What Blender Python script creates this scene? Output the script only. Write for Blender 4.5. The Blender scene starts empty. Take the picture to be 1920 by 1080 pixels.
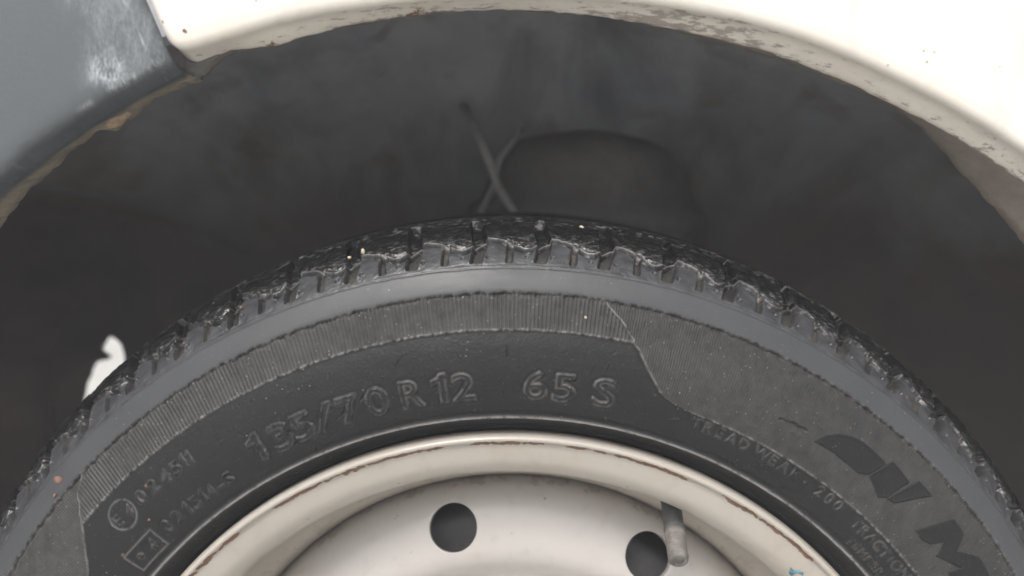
import bpy, bmesh, math, random
import numpy as np
from mathutils import Vector, Matrix
random.seed(7)
C = bpy.context.scene
PI = math.pi
R_ = math.radians
ZC = 0.2530                      # wheel centre above the ground

# ------------------------------------------------------------------ camera, sky, sun, exposure
cd = bpy.data.cameras.new('camera'); cam = bpy.data.objects.new('camera', cd)
C.collection.objects.link(cam); C.camera = cam
fw = Vector((-0.00653268, 0.99273323, -0.12015845)).normalized()
up = Vector((-0.04022948, 0.11980282, 0.99198229)).normalized()
rt = fw.cross(up).normalized(); up = rt.cross(fw)
M = Matrix((rt, up, -fw)).transposed().to_4x4()
M.translation = Vector((-0.006272, -0.284821, 0.261796 + ZC))
cam.matrix_world = M
cd.sensor_width = 36; cd.lens = 1464.886 / 1920 * 36
cd.clip_start = 0.01; cd.clip_end = 400
cd.dof.use_dof = True; cd.dof.focus_distance = 0.297; cd.dof.aperture_fstop = 4.8

w = bpy.data.worlds.new('World'); C.world = w; w.use_nodes = True
nt = w.node_tree; nt.nodes.clear()
SUN_EL, SUN_AZ = 52, 200          # azimuth clockwise from +Y
sky = nt.nodes.new('ShaderNodeTexSky'); sky.sky_type = 'NISHITA'; sky.sun_disc = False
sky.sun_elevation = R_(SUN_EL); sky.sun_rotation = R_(SUN_AZ)
sky.air_density = 1.0; sky.dust_density = 6.0; sky.ozone_density = 0.6
hs = nt.nodes.new('ShaderNodeHueSaturation'); hs.inputs['Saturation'].default_value = 0.28
bg = nt.nodes.new('ShaderNodeBackground'); bg.inputs[1].default_value = 0.12
wo = nt.nodes.new('ShaderNodeOutputWorld')
nt.links.new(sky.outputs[0], hs.inputs['Color']); nt.links.new(hs.outputs[0], bg.inputs[0]); nt.links.new(bg.outputs[0], wo.inputs[0])
sl = bpy.data.lights.new('sun', 'SUN'); sl.energy = 1.2; sl.angle = R_(20); sl.color = (1, .965, .92)
so = bpy.data.objects.new('sun', sl); C.collection.objects.link(so)
sd = Vector((math.sin(R_(SUN_AZ)) * math.cos(R_(SUN_EL)), math.cos(R_(SUN_AZ)) * math.cos(R_(SUN_EL)), math.sin(R_(SUN_EL))))
so.rotation_euler = (-sd).to_track_quat('-Z', 'Y').to_euler()
C.view_settings.view_transform = 'Standard'; C.view_settings.look = 'None'
C.view_settings.gamma = 1; C.view_settings.use_curve_mapping = False
C.view_settings.exposure = 0.9
C.cycles.max_bounces = 10; C.cycles.diffuse_bounces = 6; C.cycles.use_denoising = True
C.cycles.sample_clamp_indirect = 6

# ------------------------------------------------------------------ object helpers
def link(o, parent=None, **kw):
    C.collection.objects.link(o)
    if parent: o.parent = parent
    for k, v in kw.items(): o[k] = v
    return o
def empty(name, parent=None, loc=(0, 0, 0), **kw):
    o = bpy.data.objects.new(name, None); o.location = loc; o.empty_display_size = .05
    return link(o, parent, **kw)
def obj(name, me, parent=None, loc=(0, 0, 0), **kw):
    o = bpy.data.objects.new(name, me); o.location = loc
    return link(o, parent, **kw)
def np_mesh(name, V, F, mat=None, smooth=True, uv=None, attrs=None, normals=None):
    """V (n,3) floats, F (m,4) ints; uv per vertex"""
    V = np.ascontiguousarray(V, np.float32); F = np.ascontiguousarray(F, np.int32)
    me = bpy.data.meshes.new(name); k = F.shape[1]
    me.vertices.add(len(V)); me.vertices.foreach_set('co', V.ravel())
    me.loops.add(F.size); me.loops.foreach_set('vertex_index', F.ravel())
    me.polygons.add(len(F)); me.polygons.foreach_set('loop_start', np.arange(0, F.size, k, dtype=np.int32))
    me.polygons.foreach_set('use_smooth', np.full(len(F), smooth))
    me.update(calc_edges=True)
    if uv is not None:
        l = me.uv_layers.new(name='UVMap'); l.data.foreach_set('uv', np.ascontiguousarray(uv[F.ravel()], np.float32).ravel())
    for n, a in (attrs or {}).items():
        t = me.attributes.new(n, 'FLOAT', 'POINT'); t.data.foreach_set('value', np.ascontiguousarray(a, np.float32))
    if mat: me.materials.append(mat)
    me.validate()
    if normals is not None: me.normals_split_custom_set_from_vertices(np.ascontiguousarray(normals, np.float32).tolist())
    return me
def grid_faces(nu, nv, wrap=False):
    i = np.arange(nu if wrap else nu - 1)[:, None]; j = np.arange(nv - 1)[None]
    i2 = (i + 1) % nu
    a = i * nv + j; b = i2 * nv + j; c = i2 * nv + j + 1; d = i * nv + j + 1
    return np.stack([a, b, c, d], -1).reshape(-1, 4)
def lathe(name, prof, n, mat, parent, flip=False, a0=0., a1=360., extra=None, **kw):
    """prof: (R mm, y mm); axis along y, theta from +z towards +x"""
    P = np.array(prof, float) / 1000
    full = abs(a1 - a0) >= 359.9
    th = np.radians(np.linspace(a0, a1, n, endpoint=not full))
    T, I = np.meshgrid(th, np.arange(len(P)), indexing='ij')
    Rr = P[I, 0]; Y = P[I, 1]
    if extra is not None: Rr, Y = extra(T, Rr, Y)
    V = np.stack([Rr * np.sin(T), Y, Rr * np.cos(T)], -1).reshape(-1, 3)
    s = np.concatenate([[0], np.cumsum(np.hypot(np.diff(P[:, 0]), np.diff(P[:, 1])))]) * 1000
    uv = np.stack([np.degrees(T), s[I]], -1).reshape(-1, 2)
    F = grid_faces(n, len(P), full)
    if flip: F = F[:, ::-1]
    return obj(name, np_mesh(name, V, F, mat, uv=uv), parent, **kw)
def resample(P, step):
    """Catmull-Rom through P then even steps"""
    P = np.array(P, float); Q = [P[0]]
    E = np.vstack([2 * P[0] - P[1], P, 2 * P[-1] - P[-2]])
    for i in range(len(P) - 1):
        p0, p1, p2, p3 = E[i:i + 4]
        for t in np.linspace(0, 1, 13)[1:]:
            Q.append(.5 * ((2 * p1) + (-p0 + p2) * t + (2 * p0 - 5 * p1 + 4 * p2 - p3) * t * t + (-p0 + 3 * p1 - 3 * p2 + p3) * t ** 3))
    Q = np.array(Q); s = np.concatenate([[0], np.cumsum(np.hypot(*np.diff(Q, axis=0).T))])
    t = np.linspace(0, s[-1], max(3, int(s[-1] / step) + 1))
    return np.stack([np.interp(t, s, Q[:, 0]), np.interp(t, s, Q[:, 1])], -1)
def tube(name, pts, rad, mat, parent, n=10, caps=True, **kw):
    bm = bmesh.new(); rings = []
    pts = [Vector(p) for p in pts]
    rad = rad if isinstance(rad, (list, tuple)) else [rad] * len(pts)
    for i, p in enumerate(pts):
        d = (pts[min(i + 1, len(pts) - 1)] - pts[max(i - 1, 0)]).normalized()
        a = d.orthogonal().normalized() if i == 0 else (a - d * a.dot(d)).normalized()
        b = d.cross(a)
        rings.append([bm.verts.new(p + (a * math.cos(2 * PI * k / n) + b * math.sin(2 * PI * k / n)) * rad[i]) for k in range(n)])
    for q, r in zip(rings, rings[1:]):
        for k in range(n): bm.faces.new((q[k], q[(k + 1) % n], r[(k + 1) % n], r[k])).smooth = True
    if caps: bm.faces.new(rings[0][::-1]); bm.faces.new(rings[-1])
    me = bpy.data.meshes.new(name); bm.to_mesh(me); bm.free(); me.materials.append(mat)
    return obj(name, me, parent, **kw)

# ------------------------------------------------------------------ noise
def perlin(x, y, seed=0):
    rs = np.random.RandomState(seed); perm = rs.permutation(256); ang = rs.rand(256) * 2 * PI
    gx, gy = np.cos(ang), np.sin(ang)
    xi = np.floor(x).astype(int); yi = np.floor(y).astype(int); xf = x - xi; yf = y - yi
    def g(i, j, dx, dy):
        h = perm[(perm[i & 255] + j) & 255]; return gx[h] * dx + gy[h] * dy
    u = xf ** 3 * (xf * (xf * 6 - 15) + 10); v = yf ** 3 * (yf * (yf * 6 - 15) + 10)
    a = g(xi, yi, xf, yf); b = g(xi + 1, yi, xf - 1, yf); c = g(xi, yi + 1, xf, yf - 1); d = g(xi + 1, yi + 1, xf - 1, yf - 1)
    return ((a * (1 - u) + b * u) * (1 - v) + (c * (1 - u) + d * u) * v) * 1.5
def fbm(x, y, o=3, seed=0):
    r = 0; a = 1.
    for k in range(o): r = r + a * perlin(x * 2 ** k, y * 2 ** k, seed + k); a *= .5
    return r
def sstep(a, b, x):
    t = np.clip((x - a) / (b - a), 0, 1); return t * t * (3 - 2 * t)
def gs(x, s): return np.exp(-(x / s) ** 2)

# ------------------------------------------------------------------ material helper
class NT:
    def __init__(s, name):
        s.m = bpy.data.materials.new(name); s.m.use_nodes = True; s.t = s.m.node_tree; s.t.nodes.clear()
        s.out = s.n('OutputMaterial'); s.b = s.n('BsdfPrincipled'); s.t.links.new(s.b.outputs[0], s.out.inputs[0])
        s.co = s.n('TexCoord')
    def n(s, k): return s.t.nodes.new('ShaderNode' + k)
    def put(s, inp, v):
        if isinstance(v, bpy.types.NodeSocket): s.t.links.new(v, inp)
        elif isinstance(v, (tuple, list)) and len(v) == 3 and inp.type == 'RGBA': inp.default_value = (*v, 1)
        else: inp.default_value = v
    def math(s, op, a, b=0., c=None, clamp=False):
        n = s.n('Math'); n.operation = op; n.use_clamp = clamp
        s.put(n.inputs[0], a); s.put(n.inputs[1], b)
        if c is not None: s.put(n.inputs[2], c)
        return n.outputs[0]
    def noise(s, vec, scale, detail=4, rough=.55, dist=0.):
        n = s.n('TexNoise'); s.put(n.inputs['Vector'], vec); s.put(n.inputs['Scale'], scale)
        n.inputs['Detail'].default_value = detail; n.inputs['Roughness'].default_value = rough; n.inputs['Distortion'].default_value = dist
        return n.outputs['Fac']
    def voro(s, vec, scale, feat='F1'):
        n = s.n('TexVoronoi'); n.feature = feat; s.put(n.inputs['Vector'], vec); n.inputs['Scale'].default_value = scale
        return n
    def scale(s, vec, sc, loc=(0, 0, 0)):
        n = s.n('Mapping'); s.put(n.inputs['Vector'], vec); n.inputs['Scale'].default_value = sc; n.inputs['Location'].default_value = loc
        return n.outputs[0]
    def step(s, x, a, b):
        n = s.n('MapRange'); n.interpolation_type = 'SMOOTHSTEP'
        s.put(n.inputs['Value'], x); n.inputs['From Min'].default_value = a; n.inputs['From Max'].default_value = b
        return n.outputs['Result']
    def mix(s, f, a, b):
        n = s.n('Mix'); n.data_type = 'RGBA'; s.put(n.inputs[0], f); s.put(n.inputs[6], a); s.put(n.inputs[7], b); return n.outputs[2]
    def attr(s, name):
        n = s.n('Attribute'); n.attribute_name = name; return n.outputs['Fac']
    def sep(s, v):
        n = s.n('SeparateXYZ'); s.put(n.inputs[0], v); return n.outputs
    def bump(s, h, strength=.3, dist=.001, normal=None):
        n = s.n('Bump'); s.put(n.inputs['Height'], h); s.put(n.inputs['Strength'], strength); n.inputs['Distance'].default_value = dist
        if normal is not None: s.put(n.inputs['Normal'], normal)
        return n.outputs[0]
    def set(s, **kw):
        for k, v in kw.items(): s.put(s.b.inputs[k.replace('_', ' ')], v)
        return s.m

# tyre rubber: attributes gloss (polished shoulder), dust (dirt held in grooves)
def rubber_mat():
    k = NT('tyre_rubber'); ob = k.co.outputs['Object']
    gl, du = k.attr('gloss'), k.attr('dust')
    n1 = k.noise(ob, 60, 5); n2 = k.noise(ob, 900, 3); n3 = k.noise(ob, 18, 4)
    v = k.voro(ob, 330)
    speck = k.math('MULTIPLY', k.step(v.outputs['Distance'], .13, .07), k.step(k.noise(ob, 45, 2), .53, .66))
    tone, ribd, scf = k.attr('tone'), k.attr('ribd'), k.attr('scuff_glint')
    n5 = k.noise(ob, 260, 4, .7)
    base = k.mix(n3, (.0075, .0078, .0084), (.0125, .0125, .013))
    base = k.mix(k.math('MULTIPLY', k.attr('crown'), .85), base, (.003, .0031, .0034))  # shade under the arch painted into the crown colour
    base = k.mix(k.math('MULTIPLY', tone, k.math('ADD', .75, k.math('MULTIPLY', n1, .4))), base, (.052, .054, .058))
    base = k.mix(k.math('MULTIPLY', ribd, k.step(k.math('ADD', n5, k.math('MULTIPLY', n3, .25)), .0, 1.15)), base, (.074, .073, .071))
    base = k.mix(k.math('MULTIPLY', du, k.step(n1, .3, .75)), base, (.10, .086, .068))
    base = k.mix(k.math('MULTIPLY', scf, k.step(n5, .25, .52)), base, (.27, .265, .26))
    v3 = k.voro(ob, 620); sp3 = k.math('MULTIPLY', k.step(v3.outputs['Distance'], .24, .12), k.step(k.sep(v3.outputs['Color'])[0], .72, .80))
    base = k.mix(k.math('MULTIPLY', sp3, k.math('ADD', .10, k.math('MULTIPLY', ribd, .35))), base, (.28, .27, .25))
    base = k.mix(k.math('MULTIPLY', speck, .5), base, (.30, .28, .25))
    v2 = k.voro(ob, 120)
    rs = k.math('MULTIPLY', k.step(v2.outputs['Distance'], .10, .06), k.step(k.noise(ob, 30, 2), .60, .66))
    base = k.mix(k.math('MULTIPLY', rs, .5), base, (.24, .13, .09))
    ro = k.math('ADD', k.math('MULTIPLY', gl, -.30), .58)
    ro = k.math('ADD', ro, k.math('MULTIPLY', k.math('SUBTRACT', n1, .5), .22))
    ro = k.math('ADD', ro, k.math('MULTIPLY', du, .15), clamp=True)
    h = k.math('ADD', k.math('MULTIPLY', n2, .5), k.math('MULTIPLY', n1, 1.2))
    return k.set(Base_Color=base, Roughness=ro, Specular_IOR_Level=k.math('MULTIPLY', k.math('ADD', .20, k.math('MULTIPLY', gl, .32)), k.math('SUBTRACT', 1., k.math('MULTIPLY', k.attr('crown'), .6))), Normal=k.bump(h, k.math('SUBTRACT', .45, k.math('MULTIPLY', tone, .33)), .0008))
def paint_mat(name, col, ubands):
    """white paint with chipped primer and grime where the vertex attribute 'wear' is high, rust where 'rust' is high"""
    k = NT(name); ob = k.co.outputs['Object']; wear, rust = k.attr('wear'), k.attr('rust')
    n1 = k.noise(ob, 22, 5); n2 = k.noise(k.scale(ob, ubands), 1, 5, .7); n3 = k.noise(ob, 500, 4)
    st = k.noise(k.scale(ob, (55, 55, 14)), 1, 5, .65); n4 = k.noise(ob, 130, 4, .6)
    chip = k.step(k.math('ADD', n2, k.math('MULTIPLY', wear, .30)), .75, .81)
    c = k.mix(k.math('MULTIPLY', k.step(n1, .4, .8), .28), col, (col[0] * .80, col[1] * .74, col[2] * .62))
    c = k.mix(k.math('MULTIPLY', k.step(wear, .0, 1.), k.math('MULTIPLY', n2, .55)), c, (.36, .31, .25))
    c = k.mix(k.math('MULTIPLY', k.step(st, .5, .78), .22), c, (.24, .205, .165))
    c = k.mix(k.math('MULTIPLY', k.step(n4, .52, .8), .16), c, (.16, .135, .11))
    vs = k.voro(ob, 150); sp = k.math('MULTIPLY', k.step(vs.outputs['Distance'], .11, .06), k.step(k.sep(vs.outputs['Color'])[1], .80, .86))
    c = k.mix(k.math('MULTIPLY', sp, .6), c, (.10, .075, .055))
    c = k.mix(chip, c, k.mix(n3, (.26, .225, .20), (.40, .36, .32)))
    rn = k.noise(ob, 170, 5, .7)
    rm = k.step(k.math('ADD', rn, k.math('MULTIPLY', rust, .55)), .88, .98)
    c = k.mix(rm, c, k.mix(n3, (.10, .052, .032), (.235, .145, .098)))
    both = k.math('MAXIMUM', chip, rm)
    return k.set(Base_Color=c, Roughness=k.math('ADD', k.math('MULTIPLY', both, .35), .38), Coat_Weight=k.math('MULTIPLY', k.math('SUBTRACT', 1., both), .25), Coat_Roughness=.12,
                 Normal=k.bump(k.math('ADD', k.math('MULTIPLY', both, -1.), k.math('MULTIPLY', n3, .12)), .35, .0004))
def dirty_mat(name, a, b, rust=(.10, .065, .04), sc=14, rough=.8, spots=.5, spec=.3, streak_shade=False):
    k = NT(name); ob = k.co.outputs['Object']
    n1 = k.noise(ob, sc, 6, .62); n2 = k.noise(ob, sc * 3.1, 5); n3 = k.noise(ob, sc * 30, 3)
    c = k.mix(k.step(n1, .35, .68), a, b); c = k.mix(k.math('MULTIPLY', k.step(n2, .56, .72), spots), c, rust)
    if streak_shade:      # grime runs; shade low on the wall is also painted into the colour
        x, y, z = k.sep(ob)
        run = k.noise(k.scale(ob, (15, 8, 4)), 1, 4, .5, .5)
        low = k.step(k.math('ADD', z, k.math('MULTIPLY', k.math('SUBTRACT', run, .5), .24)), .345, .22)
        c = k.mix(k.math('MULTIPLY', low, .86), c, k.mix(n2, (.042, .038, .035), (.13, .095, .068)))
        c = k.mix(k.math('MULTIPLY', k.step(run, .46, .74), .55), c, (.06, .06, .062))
    return k.set(Base_Color=c, Roughness=k.math('ADD', k.math('MULTIPLY', n2, .2), rough - .1), Specular_IOR_Level=spec,
                 Normal=k.bump(k.math('ADD', n3, k.math('MULTIPLY', n2, 2.)), .3, .001))
def bumper_mat():
    k = NT('bumper_plastic'); ob = k.co.outputs['Object']; sc_, edge = k.attr('scuff_glint'), k.attr('wear')
    n1 = k.noise(ob, 9, 4); st = k.noise(k.scale(ob, (300, 80, 120)), 1, 5, .7); st2 = k.noise(k.scale(ob, (1300, 300, 500)), 1, 3, .7)
    n3 = k.noise(ob, 700, 3)
    c = k.mix(n1, (.074, .084, .091), (.092, .103, .111))
    sm = k.math('MULTIPLY', sc_, k.step(k.math('ADD', k.math('MULTIPLY', st, .55), k.math('MULTIPLY', st2, .45)), .36, .66))
    fine = k.math('MULTIPLY', k.step(k.noise(k.scale(ob, (330, 60, 7)), 1, 3), .66, .80), .22)
    c = k.mix(k.math('MAXIMUM', sm, fine), c, (.48, .52, .55))
    em = k.math('MULTIPLY', edge, k.step(k.noise(k.scale(ob, (120, 120, 120)), 1, 5, .7), .30, .52))
    c = k.mix(em, c, k.mix(n3, (.15, .13, .105), (.34, .295, .225)))
    return k.set(Base_Color=c, Roughness=k.math('ADD', .46, k.math('MULTIPLY', k.math('MAXIMUM', sm, em), .3)), Specular_IOR_Level=.45,
                 Normal=k.bump(k.math('ADD', n3, k.math('MULTIPLY', sm, 3.)), .16, .0004))
M_rub = rubber_mat()
M_fend = paint_mat('cream_white_paint', (.74, .70, .64), (120, 420, 420))
M_rim = paint_mat('rim_paint', (.37, .342, .305), (90, 60, 90))
M_disc = paint_mat('disc_paint', (.43, .405, .385), (60, 40, 60))
M_bump = bumper_mat()
M_liner = dirty_mat('underseal', (.29, .305, .335), (.41, .42, .435), rust=(.19, .155, .125), sc=9, rough=.9, spots=.5, spec=.15, streak_shade=True)
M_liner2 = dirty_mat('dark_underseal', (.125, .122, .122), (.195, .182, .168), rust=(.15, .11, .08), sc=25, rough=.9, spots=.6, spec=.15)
M_flange = dirty_mat('dirty_flange', (.20, .17, .15), (.27, .235, .205), rust=(.24, .16, .11), sc=40, rough=.7, spots=.6)
M_blackpart = dirty_mat('black_steel', (.13, .13, .137), (.19, .185, .18), sc=30, rough=.7)
M_hose = dirty_mat('dusty_hose', (.23, .225, .22), (.28, .27, .26), sc=60)
M_stem = dirty_mat('stem_rubber', (.045, .047, .050), (.085, .085, .085), rust=(.11, .10, .09), sc=120, rough=.65, spots=.4)
M_tip = dirty_mat('dull_brass', (.12, .11, .102), (.20, .185, .172), rust=(.14, .11, .09), sc=200, rough=.55, spots=.5)
M_mud = dirty_mat('dried_mud', (.26, .19, .13), (.44, .33, .23), rust=(.09, .05, .035), sc=200, rough=.95, spots=.6)
M_stone = dirty_mat('pale_stone', (.42, .36, .26), (.55, .48, .36), rust=(.3, .22, .14), sc=300, rough=.8)
M_leaf = dirty_mat('brown_crumb', (.17, .10, .08), (.23, .14, .11), rust=(.12, .07, .05), sc=300, rough=.9)
M_blue = dirty_mat('blue_paint_mark', (.05, .16, .22), (.12, .26, .33), rust=(.3, .36, .36), sc=300, rough=.6)
M_grnd = dirty_mat('pale_concrete', (.47, .46, .43), (.53, .52, .485), rust=(.41, .395, .365), sc=3, rough=.9)

# ------------------------------------------------------------------ ground
bm = bmesh.new(); bmesh.ops.create_grid(bm, x_segments=40, y_segments=40, size=12)
me = bpy.data.meshes.new('ground'); bm.to_mesh(me); bm.free(); me.materials.append(M_grnd)
obj('ground', me, kind='structure')

# ------------------------------------------------------------------ the car
car = empty('car', label='cream white car with dark grey bumper corner, seen close at one wheel arch', category='car')
ARC = dict(
 FL0=[(-22.51,330.6),(-22.04,330.2),(-21.06,329.6),(-19.06,329.1),(-16.06,329.3),(-13.46,329.2),(-10.28,328.6),(-7.11,328.4),(-3.97,328.2),(-1.3,328.2),(2.3,328.6),(6.06,329.2),(8.59,329.3),(11.78,329.6),(15.05,329.5),(18.47,328.9),(21.99,328.3),(24.87,328.2),(27.48,328.1),(30.23,327.8),(40,326.5),(60,325),(100,325)],
 FL1=[(-23.29,330.6),(-22.43,329.9),(-21.3,330.4),(-19.86,330.2),(-18.53,328.65),(-17.19,327.08),(-15.76,327.5),(-14.35,327.76),(-10.89,328.2),(-8.68,328.05),(-6.81,328.6),(-4.13,328.4),(-1.29,328.1),(2.56,327.6),(6.65,326.8),(9.4,326.6),(12.83,326.8),(16.42,326.5),(19.04,326.0),(22.04,325.8),(24.75,325.8),(27.46,326.1),(29.59,326.0),(31.28,326.0),(33,326.1),(42,325),(60,323),(100,323)],
 FL2=[(-24.13,334.5),(-22.67,333.5),(-20.63,332.9),(-19.22,331.7),(-17.81,330.3),(-16.32,330.7),(-14.86,330.9),(-11.26,331.2),(-8.97,331),(-7.02,331.6),(-4.24,331.3),(-1.28,331.1),(2.72,330.9),(6.97,329.6),(9.74,329.2),(12.67,329),(16.08,328.8),(18.36,328.6),(20.63,329),(23.36,329.2),(25,329),(26.3,327.6),(27.99,324.9),(30.15,321.7),(32.62,318.7),(34.5,317.2),(36.65,314.9),(42,311),(60,306),(100,306)],
 BL0=[(-100,318),(-60,318.5),(-40,319.5),(-35.46,321.35),(-34.52,322.26),(-32.77,323.27),(-30.96,323.67),(-29.36,324.34),(-27.8,324.95),(-26.6,325.9),(-24.95,326.5),(-22.0,327.5)],
 BL1=[(-100,314),(-60,315),(-45,317.3),(-37.27,319.35),(-35.88,319.8),(-34.5,320.43),(-32.74,321.04),(-30.14,322.51),(-27.9,323.4),(-26.33,323.8),(-24.62,324.4),(-22.0,325.2)],
 BL2=[(-100,306),(-60,308),(-45,314),(-40.19,316.95),(-38.94,318.56),(-36.7,320.78),(-34.69,322.18),(-32.18,324.2),(-30.12,325.2),(-27.58,325.6),(-25.92,325.9),(-23.79,325.7),(-22.0,325.1)])
def arc(name, th):
    a = np.array(ARC[name]); return np.interp(th, a[:, 0], a[:, 1])
def panel(name, th, rows, mat, wear=None, solid=.0008, attrs_fn=None, parent=car, **kw):
    """rows: list of (R(th) mm, y(th) mm) arrays"""
    R = np.stack([np.broadcast_to(r, th.shape) for r, y in rows], 1); Y = np.stack([np.broadcast_to(y, th.shape) for r, y in rows], 1)
    T = np.radians(th)[:, None] * np.ones(len(rows))
    V = np.stack([R * np.sin(T), Y, R * np.cos(T)], -1).reshape(-1, 3) / 1000
    uv = np.stack([np.degrees(T), R], -1).reshape(-1, 2)
    at = attrs_fn(np.degrees(T), R, Y) if attrs_fn else {}
    me_ = np_mesh(name, V, grid_faces(len(th), len(rows)), mat, uv=uv, attrs={k_: v_.ravel() for k_, v_ in at.items()})
    o = obj(name, me_, parent, (0, 0, ZC), **kw)
    if solid:
        m = o.modifiers.new('thickness', 'SOLIDIFY'); m.thickness = solid; m.offset = -1 if solid > 0 else 1; m.use_even_offset = False
    return o
def wob(th, a, f, seed): return a * fbm(th * f, th * 0 + .37, 3, seed)
# fender: outer skin, rolled lip, crease
tf = np.concatenate([np.linspace(-22.57, -21.4, 16), np.linspace(-21.3, 45, 420), np.linspace(46, 100, 40)])
dl = (tf + 22.57) * 329 * PI / 180            # mm from its front edge
rc = 5.5; cr = np.where(dl < rc, rc - np.sqrt(np.clip(rc ** 2 - (rc - dl) ** 2, 0, None)), 0)   # rounded corner
er = np.where(dl < 3., 3. - np.sqrt(np.clip(9 - (3 - dl) ** 2, 0, None)), 0)                     # rolled front edge
r0 = arc('FL0', tf) + cr; r1 = arc('FL1', tf) + wob(tf, .35, .9, 5) + cr * 1.0
rows = []
for v in [250, 200, 150, 110, 80, 60, 45, 34, 26, 19, 13, 8, 5]:
    rows.append((r0 + v, -12.8 - 2.2 * (1 - math.exp(-v / 30)) + .00022 * v * v + er * (1 if v else 0)))
kv = .228 + .10 * (tf / 33.) ** 2
rl = np.minimum(r1 - 7. * kv, r0 - .8)                     # lower edge of the down-turned lip
rows += [(r0 + 2.6, -12.6 + er), (r0 + 1.2, -12.2 + er), (r0 + .5, -11.2 + er * .9), (r0 + .25, -9.8 + er * .8), (r0 + .0, -8.2 + er * .7), (r0 * .85 + rl * .15, -6.6 + er * .5), (r0 * .6 + rl * .4, -4.9 + er * .3), (r0 * .3 + rl * .7, -3.2), (r0 * .1 + rl * .9, -2.), (rl, -1.2), (rl + .2, -.5)]
nR = len(rows)
def fend_attr(T, R, Y):
    d = R - (arc('FL1', T[:, 0])[:, None])
    w_ = sstep(-12.4, -9.5, Y) * (.7 + .3 * sstep(-7, -3, Y))
    w_ = w_ * (.55 + .55 * np.clip(gs(T - 9.5, 7) + gs(T + 8, 5) * .8 + gs(T - 31, 4) * .5, 0, 1))
    ru = 1.1 * gs(T + 21.35, .22) * gs(R - 334.6, .8) + gs(T + 7.6, 1.8) * sstep(-10, -6, Y) * .62 + .30 * sstep(-4, -1, Y) + gs(T + 17.0, 1.2) * sstep(-8, -4, Y) * .5
    return dict(wear=np.clip(w_, 0, 1.1), rust=ru)
fender = panel('fender', tf, rows, M_fend, attrs_fn=fend_attr)
# inner flange behind the lip: dirty brown strip, wide towards the right
r2 = arc('FL2', tf) + wob(tf, .5, 1.3, 9)
rf = rl + .9
panel('inner_flange', tf, [(rf + 2, -1.4), (rf + .1, -.4), (rf * .75 + r2 * .25, 4.5), (rf * .5 + r2 * .5, 10), (rf * .2 + r2 * .8, 16), (r2, 20), (r2 + .8, 21.2), (r2 + 6, 22)], M_flange)
# bumper corner panel
tb = np.concatenate([np.linspace(-100, -46, 40), np.linspace(-45.8, -24.2, 230), np.linspace(-24.1, -22.85, 18)])
db = (-22.85 - tb) * 327 * PI / 180
eb = np.where(db < 2.6, 2.6 - np.sqrt(np.clip(2.6 ** 2 - (2.6 - db) ** 2, 0, None)), 0)
b0, b1, b2 = arc('BL0', tb) + wob(tb, .3, .5, 3), arc('BL1', tb) + wob(tb, .4, .7, 21), arc('BL2', tb) + wob(tb, .7, 1.1, 31)
lump = 3.2 * gs(tb + 29.4, .75) + 2.2 * gs(tb + 27.9, .6)
b2 = b2 - lump
ridge = 0.9 * sstep(5.5, 3.6, db)       # raised border along the joint with the fender
rows = []
for v in [250, 200, 160, 125, 100, 80, 64, 50, 40, 31, 24, 18, 13, 9, 6, 4]:
    rows.append((b0 + v, -14.6 - 1.5 * (1 - math.exp(-v / 20)) + .00012 * v * v + eb - ridge))
rows += [(b0 + 2.4, -14.5 + eb - ridge), (b0 + 1.1, -14.2 + eb - ridge), (b0 + .3, -13.3 + eb * .8), (b0 - .3, -11.8 + eb * .6), (b0 * .6 + b1 * .4, -9.5 + eb * .4), (b1 + .4, -6.), (b1, -3.5), (b1 + .5, -2.6), (b1 * .7 + b2 * .3, 1.5), (b1 * .35 + b2 * .65, 6), (b2, 11), (b2 + .5, 12), (b2 + 4, 13)]
def bump_attr(T, R, Y):
    d0 = (-22.85 - T) * 327 * PI / 180; h = R - arc('BL0', T[:, 0])[:, None]
    X = R * np.sin(np.radians(T)); Z = R * np.cos(np.radians(T))
    nz = fbm(X * .12, Z * .12, 3, 77)
    s = sstep(24, 17, d0 + nz * 5 + .0 * h) * sstep(-1, 1, h) * .24
    s = s * (1 - sstep(12, 60, h) * .25)
    s = np.maximum(s, 1.25 * np.exp(-(((d0 - 19.5) / 6.5) ** 2 + ((h - 5.5 - .1 * d0) / 4.2) ** 2) + nz * 1.2))
    s = np.maximum(s, .95 * gs(d0 - 4.6, .8) * sstep(-2, 2, h) * (.5 + nz))
    s = np.maximum(s, 1.0 * gs(h - .9, .45) * sstep(42, 24, d0) * (Y < -11) * (.55 + nz * 1.5))
    return dict(scuff_glint=np.clip(s, 0, 1.), wear=sstep(-4, 0, Y) * 1.0)
panel('bumper', tb, rows, M_bump, attrs_fn=bump_attr)
# bracket visible behind the joint between bumper and fender
tj = np.linspace(-25.2, -17.2, 60)
jr = np.interp(tj, [-25.2, -24.2, -23.0, -22.4, -21, -19.3, -17.2], [328, 325.6, 324.6, 325.2, 328.6, 330.2, 330.4]) + wob(tj, .5, 2.3, 41)
panel('joint_bracket', tj, [(jr + 12, 1), (jr + 5, 1.5), (jr + 1, 3.5), (jr, 6), (jr + .6, 9), (jr + 3, 13), (jr + 8, 18), (jr + 10, 24)], M_liner2)
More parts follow.
